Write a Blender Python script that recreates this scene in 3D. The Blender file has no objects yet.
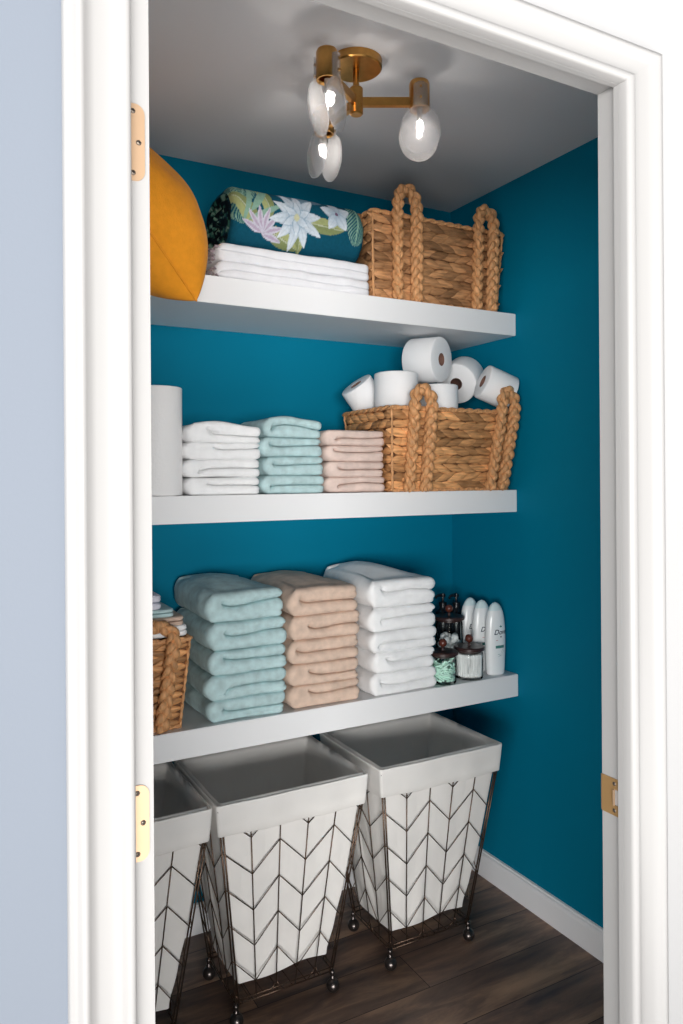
import bpy, bmesh, math, random
from mathutils import Vector, Matrix, noise
random.seed(7)
PI = math.pi
scene = bpy.context.scene
COL = scene.collection

# ------------------------------------------------------------------ helpers
def s2l(r, g, b):
    f = lambda c: (c/255)/12.92 if c/255 <= .04045 else ((c/255+.055)/1.055)**2.4
    return (f(r), f(g), f(b), 1)

class MB:
    def __init__(s): s.v = []; s.f = []; s.m = []; s.col = None
    def add(s, vs, fs, mi=0):
        n = len(s.v); s.v += [tuple(v) for v in vs]
        s.f += [tuple(i+n for i in f) for f in fs]; s.m += [mi]*len(fs)
        return s
    def box(s, a, b, mi=0):
        x0, y0, z0 = a; x1, y1, z1 = b
        vs = [(x0,y0,z0),(x1,y0,z0),(x1,y1,z0),(x0,y1,z0),(x0,y0,z1),(x1,y0,z1),(x1,y1,z1),(x0,y1,z1)]
        return s.add(vs, [(3,2,1,0),(4,5,6,7),(0,1,5,4),(2,3,7,6),(1,2,6,5),(3,0,4,7)], mi)
    def tube(s, pts, rad, n=8, cap=True, closed=False, flat=1.0, up=None):
        pts = [Vector(p) for p in pts]; N = len(pts)
        R = rad if isinstance(rad, (list, tuple)) else [rad]*N
        rings = []; prev = None
        for i, p in enumerate(pts):
            if closed: t = pts[(i+1) % N]-pts[i-1]
            else: t = pts[min(i+1, N-1)]-pts[max(i-1, 0)]
            if t.length < 1e-9: t = Vector((0,0,1))
            t.normalize()
            if prev is None:
                a = Vector(up) if up else (Vector((0,0,1)) if abs(t.z) < .9 else Vector((1,0,0)))
            else: a = prev
            a = (a-t*a.dot(t)).normalized(); prev = a; b = t.cross(a)
            rings.append([p+(a*math.cos(2*PI*k/n)*R[i]+b*math.sin(2*PI*k/n)*R[i]*flat) for k in range(n)])
        vs = [v for r in rings for v in r]; fs = []
        for i in range(N if closed else N-1):
            j = (i+1) % N
            for k in range(n):
                l = (k+1) % n; fs.append((i*n+k, i*n+l, j*n+l, j*n+k))
        if cap and not closed:
            fs.append(tuple(range(n))[::-1]); fs.append(tuple((N-1)*n+k for k in range(n)))
        return s.add(vs, fs)
    def lathe(s, c, prof, n=32, sx=1, sy=1, axis=None):
        # prof: list of (r, z); closed with caps if r==0
        M = Matrix.Identity(3)
        if axis is not None: M = Vector((0,0,1)).rotation_difference(Vector(axis).normalized()).to_matrix()
        c = Vector(c); vs = []; fs = []; idx = []
        for r, z in prof:
            if r < 1e-7: idx.append([len(vs)]); vs.append(c+M @ Vector((0,0,z)))
            else:
                idx.append(list(range(len(vs), len(vs)+n)))
                vs += [c+M @ Vector((r*sx*math.cos(2*PI*k/n), r*sy*math.sin(2*PI*k/n), z)) for k in range(n)]
        for A, B in zip(idx, idx[1:]):
            for k in range(n):
                l = (k+1) % n
                if len(A) == 1 and len(B) == 1: continue
                if len(A) == 1: fs.append((A[0], B[l], B[k]))
                elif len(B) == 1: fs.append((A[k], A[l], B[0]))
                else: fs.append((A[k], A[l], B[l], B[k]))
        return s.add(vs, fs)
    def ball(s, c, r, n=16, m=10, sz=1):
        return s.lathe(c, [(r*math.sin(PI*i/m), -r*sz*math.cos(PI*i/m)) for i in range(m+1)], n)
    def grid(s, rows, closed=False, mi=0, flip=False):
        nr = len(rows); nc = len(rows[0]); vs = [v for r in rows for v in r]; fs = []
        for i in range(nr-1):
            for k in range(nc if closed else nc-1):
                l = (k+1) % nc; f = (i*nc+k, i*nc+l, (i+1)*nc+l, (i+1)*nc+k)
                fs.append(f[::-1] if flip else f)
        return s.add(vs, fs, mi)

def obj(name, mb, mat, parent=None, origin=None, smooth=True, angle=None):
    """ONE mesh object.  Coordinates in mb are world ones; they are moved to the thing's own origin."""
    if parent is not None: O = Vector(parent['_o'])
    else: O = Vector(origin) if origin else Vector((0,0,0))
    me = bpy.data.meshes.new(name)
    me.from_pydata([tuple(Vector(v)-O) for v in mb.v], [], mb.f)
    mats = mat if isinstance(mat, (list, tuple)) else [mat]
    for m in mats: me.materials.append(m)
    me.polygons.foreach_set('material_index', mb.m)
    me.polygons.foreach_set('use_smooth', [smooth]*len(mb.f))
    if mb.col:
        ca = me.color_attributes.new('paint', 'FLOAT_COLOR', 'POINT')
        for i, c in enumerate(mb.col): ca.data[i].color = c
    me.update()
    if smooth and angle: me.set_sharp_from_angle(angle=math.radians(angle))
    o = bpy.data.objects.new(name, me); COL.objects.link(o)
    o['_o'] = tuple(O)
    if parent is not None: o.parent = parent
    else: o.location = O
    return o

def tag(o, label=None, cat=None, group=None, kind=None):
    if label: o['label'] = label
    if cat: o['category'] = cat
    if group: o['group'] = group
    if kind: o['kind'] = kind
    return o
def thing(name, origin, label, cat, group=None):
    o = bpy.data.objects.new(name, None); COL.objects.link(o); o.location = origin
    o.empty_display_size = .05; o['_o'] = tuple(origin)
    return tag(o, label, cat, group)
def struct(name, mb, mat, **k):
    o = obj(name, mb, mat, **k); o['kind'] = 'structure'; return o
def copy_tree(o, parent=None):
    c = o.copy(); COL.objects.link(c); c.parent = parent
    for ch in [x for x in list(bpy.data.objects) if x.parent == o]: copy_tree(ch, c)
    return c

# ------------------------------------------------------------------ materials
def mat(name, color, rough=.6, metal=0, bump=0, bscale=200, var=0, vscale=30, spec=.5, island=0, sheen=0, trans=0, ior=1.45, paint=False, detail=2):
    m = bpy.data.materials.new(name); m.use_nodes = True
    nt = m.node_tree; N = nt.nodes; L = nt.links; b = N['Principled BSDF']
    b.inputs['Base Color'].default_value = color; b.inputs['Roughness'].default_value = rough
    b.inputs['Metallic'].default_value = metal; b.inputs['Specular IOR Level'].default_value = spec
    b.inputs['Transmission Weight'].default_value = trans; b.inputs['IOR'].default_value = ior
    if sheen: b.inputs['Sheen Weight'].default_value = sheen; b.inputs['Sheen Roughness'].default_value = .5
    tc = N.new('ShaderNodeTexCoord'); src = None
    if paint:
        a = N.new('ShaderNodeAttribute'); a.attribute_name = 'paint'; src = a.outputs['Color']
    if var:
        n = N.new('ShaderNodeTexNoise'); n.inputs['Scale'].default_value = vscale; n.inputs['Detail'].default_value = detail
        L.new(tc.outputs['Object'], n.inputs['Vector'])
        mr = N.new('ShaderNodeMapRange'); mr.inputs['From Min'].default_value = .3; mr.inputs['From Max'].default_value = .7
        mr.inputs['To Min'].default_value = 1-var; mr.inputs['To Max'].default_value = 1+var
        L.new(n.outputs['Fac'], mr.inputs['Value'])
        hs = N.new('ShaderNodeHueSaturation'); L.new(mr.outputs['Result'], hs.inputs['Value'])
        hs.inputs['Color'].default_value = color
        if src: L.new(src, hs.inputs['Color'])
        src = hs.outputs['Color']
    if island:
        g = N.new('ShaderNodeNewGeometry')
        mr = N.new('ShaderNodeMapRange'); mr.inputs['To Min'].default_value = 1-island; mr.inputs['To Max'].default_value = 1+island
        L.new(g.outputs['Random Per Island'], mr.inputs['Value'])
        hs = N.new('ShaderNodeHueSaturation'); L.new(mr.outputs['Result'], hs.inputs['Value'])
        hs.inputs['Color'].default_value = color
        if src: L.new(src, hs.inputs['Color'])
        src = hs.outputs['Color']
    if src: L.new(src, b.inputs['Base Color'])
    if bump:
        n2 = N.new('ShaderNodeTexNoise'); n2.inputs['Scale'].default_value = bscale; n2.inputs['Detail'].default_value = 3
        L.new(tc.outputs['Object'], n2.inputs['Vector'])
        bp = N.new('ShaderNodeBump'); bp.inputs['Strength'].default_value = bump; bp.inputs['Distance'].default_value = .002
        L.new(n2.outputs['Fac'], bp.inputs['Height']); L.new(bp.outputs['Normal'], b.inputs['Normal'])
    return m

M = {}
M['teal']   = mat('teal_paint', (.0004,.180,.295,1), .6, bump=.08, bscale=350, spec=.08)
M['ceil']   = mat('ceiling_paint', (.70,.70,.72,1), .75, bump=.35, bscale=28, spec=.25)
M['wallR']  = mat('brightly_lit_wall_tone', (.43,.43,.435,1), .7, bump=.06, bscale=300)  # right of and above the door: brighter light put into the wall colour
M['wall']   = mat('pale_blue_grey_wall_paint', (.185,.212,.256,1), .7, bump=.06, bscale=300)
M['trim']   = mat('white_trim_paint', (.385,.38,.377,1), .35, spec=.5)
M['shelf']  = mat('white_shelf_paint', (.86,.86,.87,1), .4, spec=.45)
M['base']   = mat('baseboard_paint', (.90,.90,.92,1), .4)
M['towelW'] = mat('white_terry', (.93,.93,.935,1), .95, bump=.5, bscale=420, spec=.1, sheen=.08, var=.03, vscale=45)
M['towelB'] = mat('aqua_terry', s2l(186,212,214), .95, bump=.5, bscale=420, spec=.1, sheen=.08, var=.14, vscale=38)
M['towelT'] = mat('beige_terry', s2l(216,190,172), .95, bump=.5, bscale=420, spec=.1, sheen=.08, var=.12, vscale=38)
M['towelT2']= mat('pink_beige_terry', s2l(222,200,190), .95, bump=.5, bscale=420, spec=.1, sheen=.08, var=.09, vscale=38)
M['blanket']= mat('white_blanket', (.80,.80,.83,1), .95, bump=.6, bscale=250, spec=.1, sheen=.06, var=.03)
M['fringe'] = mat('taupe_fringe', s2l(150,136,142), .95, bump=.8, bscale=250, island=.35)
M['clothL'] = mat('lavender_white_cotton', (.74,.74,.82,1), .9, bump=.4, bscale=300)
M['wicker'] = mat('hyacinth_weave', s2l(198,145,96), .5, bump=1.0, bscale=130, var=.35, vscale=70, island=.45, spec=.4)
M['wickerD']= mat('hyacinth_weave_dark', s2l(172,126,86), .5, bump=1.0, bscale=130, var=.35, vscale=70, island=.45, spec=.4)
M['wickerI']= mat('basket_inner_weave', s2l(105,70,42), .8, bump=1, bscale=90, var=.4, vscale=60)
M['braid']  = mat('braided_hyacinth', s2l(206,152,104), .5, bump=1.0, bscale=160, var=.28, vscale=90, spec=.4)
M['mustard']= mat('mustard_cotton', s2l(226,146,40), .95, bump=.55, bscale=260, spec=.08, sheen=.06, var=.05, vscale=60)
M['floral'] = mat('floral_fabric', (1,1,1,1), .9, bump=.3, bscale=300, spec=.1, paint=True, var=.08, vscale=120)
M['paper']  = mat('tissue_paper', (.90,.90,.91,1), .95, bump=.35, bscale=260, spec=.1)
M['ptowel'] = mat('paper_towel', (.88,.87,.87,1), .95, bump=.6, bscale=140, spec=.1)
M['core']   = mat('cardboard', s2l(125,92,80), .9)
def translucent(m, fac):
    nt = m.node_tree; N = nt.nodes; L = nt.links; b = N['Principled BSDF']; t = N.new('ShaderNodeBsdfTranslucent'); mx = N.new('ShaderNodeMixShader')
    if b.inputs['Base Color'].links: L.new(b.inputs['Base Color'].links[0].from_socket, t.inputs['Color'])
    mx.inputs[0].default_value = fac; L.new(b.outputs[0], mx.inputs[1]); L.new(t.outputs[0], mx.inputs[2]); L.new(mx.outputs[0], N['Material Output'].inputs['Surface']); return m
M['canvas'] = mat('canvas_liner', (.97,.95,.925,1), .9, bump=.35, bscale=420, spec=.1, var=.03, vscale=12)
translucent(M['canvas'], .28)
M['wire']   = mat('bronze_wire', s2l(92,74,62), .35, metal=.85)
M['caster'] = mat('dark_steel', s2l(88,82,80), .28, metal=.9)
M['rubber'] = mat('black_rubber', s2l(30,28,28), .6)
M['brass']  = mat('aged_brass', s2l(190,142,78), .3, metal=1, var=.08, vscale=60)
M['plate']  = mat('hinge_brass', s2l(205,172,140), .42, metal=.55)
M['strike'] = mat('strike_brass', s2l(196,156,106), .4, metal=.55)
M['screw']  = mat('screw_steel', s2l(120,110,100), .4, metal=.8)
M['dark']   = mat('dark_hole', s2l(35,28,25), .9)
M['wood']   = mat('dark_walnut_lid', s2l(58,38,36), .35, var=.2, vscale=60)
M['knob']   = mat('walnut_knob', s2l(92,48,38), .25, spec=.6)
M['glass']  = mat('clear_glass', (.93,.96,.96,1), .02, trans=1, ior=1.2)
M['bottle'] = mat('pearl_plastic', s2l(240,243,244), .22, spec=.6)
M['bcap']   = mat('pearl_aqua_reflection', s2l(218,236,238), .25, spec=.6)  # bottle tip: pearl plastic with its aqua reflection put into the colour
M['ink']    = mat('navy_ink', s2l(30,50,70), .5)
M['inkG']   = mat('green_ink', s2l(70,130,125), .5)
M['inkR']   = mat('red_ink', s2l(190,80,90), .5)
M['black']  = mat('black_plastic', s2l(24,26,32), .25, spec=.6)
M['mint']   = mat('mint_plastic', s2l(208,246,230), .35, island=.12)
M['cotton'] = mat('cotton_swabs', (.86,.86,.86,1), .8, island=.06)
M['bulb']   = mat('lamp_stem', (.3,.3,.3,1), .3)

# ribbed shade glass: clear glass with fine pressed ribs
def fibre(m, s_=(1,1,7), strength=.8):
    nt = m.node_tree; N = nt.nodes; L = nt.links
    for n in [n for n in N if n.type == 'TEX_NOISE']:
        mp = N.new('ShaderNodeMapping'); mp.inputs['Scale'].default_value = s_
        L.new(n.inputs['Vector'].links[0].from_socket, mp.inputs['Vector']); L.new(mp.outputs[0], n.inputs['Vector'])
fibre(M['wicker'], (.35,.35,2.2)); fibre(M['wickerD'], (.35,.35,2.2)); fibre(M['braid'], (1.6,1.6,.5))
def ribbed():
    m = mat('ribbed_glass', (.97,.97,.98,1), .22, trans=.82, ior=1.25)
    nt = m.node_tree; N = nt.nodes; L = nt.links; b = N['Principled BSDF']
    tc = N.new('ShaderNodeTexCoord'); w = N.new('ShaderNodeTexWave'); w.bands_direction = 'Z'
    w.inputs['Scale'].default_value = 130; L.new(tc.outputs['Object'], w.inputs['Vector'])
    bp = N.new('ShaderNodeBump'); bp.inputs['Strength'].default_value = .5; bp.inputs['Distance'].default_value = .002
    L.new(w.outputs['Fac'], bp.inputs['Height']); L.new(bp.outputs['Normal'], b.inputs['Normal'])
    tr = N.new('ShaderNodeBsdfTransparent'); tr.inputs['Color'].default_value = (.93,.93,.94,1)
    mx = N.new('ShaderNodeMixShader'); mx.inputs[0].default_value = .5
    L.new(tr.outputs[0], mx.inputs[1]); L.new(b.outputs[0], mx.inputs[2])
    L.new(mx.outputs[0], N['Material Output'].inputs['Surface'])
    return m
M['ribbed'] = ribbed()
def jarglass():
    m = mat('jar_glass', (1,1,1,1), .03); nt = m.node_tree; N = nt.nodes; L = nt.links
    gl = N.new('ShaderNodeBsdfGlossy'); gl.inputs['Roughness'].default_value = .04
    tr = N.new('ShaderNodeBsdfTransparent'); tr.inputs['Color'].default_value = (.96,.985,.98,1)
    fr = N.new('ShaderNodeFresnel'); fr.inputs['IOR'].default_value = 1.12
    mx = N.new('ShaderNodeMixShader'); L.new(fr.outputs[0], mx.inputs[0])
    L.new(tr.outputs[0], mx.inputs[1]); L.new(gl.outputs[0], mx.inputs[2])
    L.new(mx.outputs[0], N['Material Output'].inputs['Surface'])
    return m
M['jar'] = jarglass()

def floor_mat():
    m = mat('dark_wood_planks', (.05,.035,.03,1), .42, spec=.5); nt = m.node_tree; N = nt.nodes; L = nt.links; b = N['Principled BSDF']
    tc = N.new('ShaderNodeTexCoord')
    mp = N.new('ShaderNodeMapping'); mp.inputs['Location'].default_value = (-.008, .0, 0)
    L.new(tc.outputs['Object'], mp.inputs['Vector'])
    br = N.new('ShaderNodeTexBrick'); br.offset = .37; br.inputs['Scale'].default_value = 1
    br.inputs['Brick Width'].default_value = 1.205; br.inputs['Row Height'].default_value = .157
    br.inputs['Mortar Size'].default_value = .0012; br.inputs['Mortar Smooth'].default_value = .2
    br.inputs['Color1'].default_value = (0,0,0,1); br.inputs['Color2'].default_value = (1,1,1,1); br.inputs['Mortar'].default_value = (.5,.5,.5,1)
    L.new(mp.outputs[0], br.inputs['Vector'])
    # long grain
    mp2 = N.new('ShaderNodeMapping'); mp2.inputs['Scale'].default_value = (1.3, 6.5, 1)
    L.new(tc.outputs['Object'], mp2.inputs['Vector'])
    ad = N.new('ShaderNodeVectorMath'); ad.operation = 'ADD'; L.new(mp2.outputs[0], ad.inputs[0])
    ml = N.new('ShaderNodeVectorMath'); ml.operation = 'SCALE'; ml.inputs['Scale'].default_value = 7
    L.new(br.outputs['Color'], ml.inputs[0]); L.new(ml.outputs[0], ad.inputs[1])
    n = N.new('ShaderNodeTexNoise'); n.inputs['Scale'].default_value = 2.2; n.inputs['Detail'].default_value = 7; n.inputs['Roughness'].default_value = .62
    n.inputs['Distortion'].default_value = .4
    L.new(ad.outputs[0], n.inputs['Vector'])
    cr = N.new('ShaderNodeValToRGB'); e = cr.color_ramp.elements
    e[0].position = .33; e[0].color = s2l(78,66,62); e[1].position = .72; e[1].color = s2l(190,152,122)
    k = cr.color_ramp.elements.new(.52); k.color = s2l(126,100,86)
    L.new(n.outputs['Fac'], cr.inputs[0])
    mr = N.new('ShaderNodeMapRange'); mr.inputs['To Min'].default_value = .75; mr.inputs['To Max'].default_value = 1.35
    L.new(br.outputs['Color'], mr.inputs['Value'])
    hs = N.new('ShaderNodeHueSaturation'); L.new(cr.outputs[0], hs.inputs['Color']); L.new(mr.outputs[0], hs.inputs['Value'])
    mx = N.new('ShaderNodeMixRGB'); L.new(br.outputs['Fac'], mx.inputs[0]); L.new(hs.outputs[0], mx.inputs[1]); mx.inputs[2].default_value = s2l(18,15,15)
    L.new(mx.outputs[0], b.inputs['Base Color'])
    bp = N.new('ShaderNodeBump'); bp.inputs['Strength'].default_value = .15; bp.inputs['Distance'].default_value = .002
    L.new(n.outputs['Fac'], bp.inputs['Height']); L.new(bp.outputs[0], b.inputs['Normal'])
    return m
M['floor'] = floor_mat()

# ------------------------------------------------------------------ dimensions (metres)
XR, YB, YS, ZC = 1.7225, 2.2904, 1.9334, 2.3967      # right wall, back wall, shelf fronts, ceiling
XL = -.50                                             # closet's left wall (outside the view)
WY0, WY1 = .82, .865                                  # doorway wall
JL, JR, JT = .2120, .946, 2.019                       # clear opening
Z1, Z2, Z3, TH = 1.9491, 1.3645, .7519, .0728

# ------------------------------------------------------------------ the setting
struct('floor', MB().box((-1.6,-.15,-.05), (2.6,YB+.1,0)), M['floor'], smooth=False)
struct('ceiling', MB().box((XL-.1,WY1,ZC), (XR+.1,YB+.1,ZC+.1)), M['ceil'], smooth=False)
struct('wall_back', MB().box((XL-.1,YB,0), (XR+.1,YB+.1,ZC)), M['teal'], smooth=False)
struct('wall_right', MB().box((XR,WY1,0), (XR+.1,YB,ZC)), M['teal'], smooth=False)
struct('wall_left', MB().box((XL-.1,WY1,0), (XL,YB,ZC)), M['teal'], smooth=False)
def fw(mb, a, b):
    x0,y0,z0 = a; x1,y1,z1 = b
    vs = [(x0,y0,z0),(x1,y0,z0),(x1,y1,z0),(x0,y1,z0),(x0,y0,z1),(x1,y0,z1),(x1,y1,z1),(x0,y1,z1)]
    mb.add(vs, [(3,2,1,0),(4,5,6,7),(0,1,5,4),(1,2,6,5),(3,0,4,7)], 0); mb.add(vs, [(2,3,7,6)], 1)
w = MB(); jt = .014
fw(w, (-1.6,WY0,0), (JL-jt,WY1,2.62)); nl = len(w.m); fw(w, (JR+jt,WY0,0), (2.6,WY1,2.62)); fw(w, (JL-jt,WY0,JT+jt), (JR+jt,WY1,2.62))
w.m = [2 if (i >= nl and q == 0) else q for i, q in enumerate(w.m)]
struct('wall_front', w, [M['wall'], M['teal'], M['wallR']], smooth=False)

# jamb lining with a stop moulding round the opening
def jamb(name, x_in, sgn):
    m = MB()
    xo = x_in+sgn*(jt-.0005)
    a, b = sorted((x_in, xo)); m.box((a,WY0+.004,0), (b,WY1+.002,JT))
    if sgn > 0:
        a, b = sorted((x_in, x_in-sgn*.0068)); m.box((a,WY0+.0002,0), (b,WY0+.0095,JT-.0069))
    return struct(name, m, M['trim'], smooth=False, origin=(x_in,WY0,0))
jl = jamb('trim_1', JL, -1); jr = jamb('trim_2', JR, 1)
m = MB().box((JL-.012,WY0+.004,JT+.0002), (JR+.012,WY1+.002,JT+.012)); m.box((JL+.001,WY0+.0002,JT-.0068), (JR-.0001,WY0+.0095,JT))
struct('trim_3', m, M['trim'], smooth=False)

# casing, mitred
PROF = [(0,0),(0,.0135),(.0015,.0175),(.005,.0200),(.010,.0205),(.0145,.0190),(.0175,.0155),(.021,.0130),(.032,.0122),(.046,.0130),(.056,.0150),(.0595,.0185),(.063,.0215),(.067,.0220),(.0705,.0205),(.073,.0160),(.0765,.0130),(.082,.0115),(.084,.009),(.084,0)]
RV = -.0066
def casing():
    HS, RS = .78, 1.06; l = MB(); r = MB(); h = MB(); zt = JT+RV; off = .0205; LS = .80
    rl = [[(JL-off-w_*LS, WY0-d, 0) for w_, d in PROF], [(JL-off-w_*LS, WY0-d, zt+w_*HS) for w_, d in PROF]]
    rr = [[(JR+RV+w_*RS, WY0-d, 0) for w_, d in PROF], [(JR+RV+w_*RS, WY0-d, zt+w_*HS) for w_, d in PROF]]
    rh = [[(JL-off-w_*LS, WY0-d, zt+w_*HS) for w_, d in PROF], [(JR+RV+w_*RS, WY0-d, zt+w_*HS) for w_, d in PROF]]
    l.grid(rl, flip=False); r.grid(rr, flip=True); h.grid(rh, flip=True)
    # left leg's plain front edge of the lining, where the old hinge leaves sit
    l.box((JL-off-.001, WY0-.0065, 0), (JL+.0003, WY0+.003, JT+RV))
    a = struct('trim_4', l, M['trim'], angle=40); struct('trim_5', r, M['trim'], angle=40); struct('trim_6', h, M['trim'], angle=40)
    return a
cl = casing()

# hinge leaves set into the left edge (parts of that trim)
def hinge_leaf(z0, z1, par):
    w_ = .0158; x0 = JL-.0205; x1 = x0+w_; y = WY0-.0065; r = .010
    out = [(x0, z0), (x1-r, z0)]+[(x1-r+r*math.sin(a), z0+r*1.1-r*1.1*math.cos(a)) for a in [PI/2*k/6 for k in range(1, 7)]]
    out += [(x1-r+r*math.cos(a), z1-r*1.1+r*1.1*math.sin(a)) for a in [PI/2*k/6 for k in range(0, 7)]]+[(x0, z1)]
    n = len(out); mb = MB()
    mb.add([(x, y-.0013, z) for x, z in out]+[(x, y+.0005, z) for x, z in out], [tuple(range(n))]+[(i, n+i, n+(i+1) % n, (i+1) % n) for i in range(n)])
    h = obj('hinge_leaf', mb, M['plate'], par, smooth=False); h['label'] = 'pale brass hinge leaf with three screws'
    for fx, fz in ((.16,.90), (.55,.5), (.16,.10)):
        s_ = MB(); cx = x0+w_*fx+.0005; cz = z0+(z1-z0)*fz
        s_.lathe((cx, y-.0012, cz), [(0,.0016),(.0018,.0014),(.0027,.0006),(.0030,0)], 14, axis=(0,-1,0))
        sc = obj('screw', s_, M['screw'], h)
        s2 = MB().box((cx-.0016,y-.0030,cz-.0003), (cx+.0016,y-.0027,cz+.0003)); s2.box((cx-.0003,y-.0030,cz-.0016), (cx+.0003,y-.0027,cz+.0016))
        bpy.data.objects.remove(sc); sm = MB(); sm.add(s_.v, s_.f, 0); sm.add(s2.v, s2.f, 1)
        obj('screw', sm, [M['screw'], M['dark']], h)
hinge_leaf(1.727, 1.809, cl); hinge_leaf(1.003, 1.084, cl)

# strike plate let into the right jamb (its edge curls round the corner)
def strike():
    z0, z1 = .876, .934; x = JR; ya, yb = WY0+.0098, WY1+.0015; mb = MB()
    oc = (z0+z1)/2; oh = .0125; ym = ya+.012
    def sl(y0, y1, a, b): mb.box((x-.0016, y0, a), (x-.0001, y1, b))
    sl(ya, yb, z0, oc-oh); sl(ya, yb, oc+oh, z1); sl(ym, yb, oc-oh, oc+oh)
    rows = []
    for k in range(7):
        a = PI/2*k/6; hz = (.029*math.cos(a*.35))
        rows.append([(x-.0008+.006*(1-math.cos(a)), yb+.006*math.sin(a)-.0003, oc-hz), (x-.0008+.006*(1-math.cos(a)), yb+.006*math.sin(a)-.0003, oc+hz)])
    mb.grid(rows)
    s = obj('strike_plate', mb, M['strike'], jr, smooth=False); s['label'] = 'brass strike plate with square latch opening'
    for zz in (z0+.008, z1-.008):
        obj('screw', MB().lathe((x-.0015, ya+.012, zz), [(0,.0012),(.003,.0006),(.0034,0)], 12, axis=(-1,0,0)), M['screw'], s)
    f = MB().box((x-.0042, ym-.001, oc-oh), (x-.0016, ym+.001, oc+oh)); obj('latch_tongue', f, M['plate'], s, smooth=False)
strike()

# baseboards
def bb(name, pts, n):   # extrude profile
    prof = [(0,0),(.013,0),(.013,.070),(.011,.080),(.007,.084),(.006,.089),(0,.091)]
    (x0,y0),(x1,y1) = pts
    rows = [[(x0+n[0]*d, y0+n[1]*d, z) for d, z in prof], [(x1+n[0]*d, y1+n[1]*d, z) for d, z in prof]]
    k = len(prof); mb = MB().grid(rows); mb.add([rows[0][i] for i in range(k)], [tuple(range(k))]); mb.add([rows[1][i] for i in range(k)], [tuple(range(k))[::-1]])
    struct(name, mb, M['base'], smooth=False)
bb('baseboard_right', ((XR,WY1+.001),(XR,YB-.0135)), (-1,0))
bb('baseboard_back', ((XL,YB),(XR,YB)), (0,-1))
bb('baseboard_left', ((XL,WY1),(XL,YB-.014)), (1,0))

# ------------------------------------------------------------------ shelves
for z, lab in ((Z1,'thick white floating shelf highest up, under the ceiling'), (Z2,'thick white floating shelf in the middle, at eye level'), (Z3,'thick white floating shelf lowest down, above the laundry hampers')):
    bm = bmesh.new(); bmesh.ops.create_cube(bm, size=1)
    sx, sy, sz = XR-XL-.001, YB-YS-.001, TH
    for v in bm.verts: v.co = Vector((v.co.x*sx, v.co.y*sy, v.co.z*sz))
    bmesh.ops.bevel(bm, geom=bm.edges[:], offset=.0015, segments=2, affect='EDGES')
    me = bpy.data.meshes.new('floating_shelf'); bm.to_mesh(me); bm.free(); me.materials.append(M['shelf'])
    o = bpy.data.objects.new('floating_shelf', me); COL.objects.link(o); o.location = ((XL+XR)/2, (YB+YS)/2, z-TH/2)
    tag(o, lab, 'shelf')

# ------------------------------------------------------------------ folded towels
def slab(w, d, h, nx=60, ny=20, nz=30, r=None):
    """rounded box grid centred in x,y, standing on z=0 ; returns verts (with face normals kind) and faces"""
    def sp(n, k=.75): return [((1-k)*(-1+2*i/n)+k*(-math.cos(PI*i/n))) for i in range(n+1)]
    X = sp(nx); Y = sp(ny); Z = sp(nz, .3); idx = {}; vs = []; fs = []
    def vid(i, j, k):
        t = (i, j, k)
        if t not in idx: idx[t] = len(vs); vs.append((X[i]*w/2, Y[j]*d/2, Z[k]*h/2))
        return idx[t]
    for i in range(nx):
        for j in range(ny):
            fs.append((vid(i,j,0),vid(i,j+1,0),vid(i+1,j+1,0),vid(i+1,j,0))); fs.append((vid(i,j,nz),vid(i+1,j,nz),vid(i+1,j+1,nz),vid(i,j+1,nz)))
    for i in range(nx):
        for k in range(nz):
            fs.append((vid(i,0,k),vid(i+1,0,k),vid(i+1,0,k+1),vid(i,0,k+1))); fs.append((vid(i,ny,k),vid(i,ny,k+1),vid(i+1,ny,k+1),vid(i+1,ny,k)))
    for j in range(ny):
        for k in range(nz):
            fs.append((vid(0,j,k),vid(0,j,k+1),vid(0,j+1,k+1),vid(0,j+1,k))); fs.append((vid(nx,j,k),vid(nx,j+1,k),vid(nx,j+1,k+1),vid(nx,j,k+1)))
    return vs, fs

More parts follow.
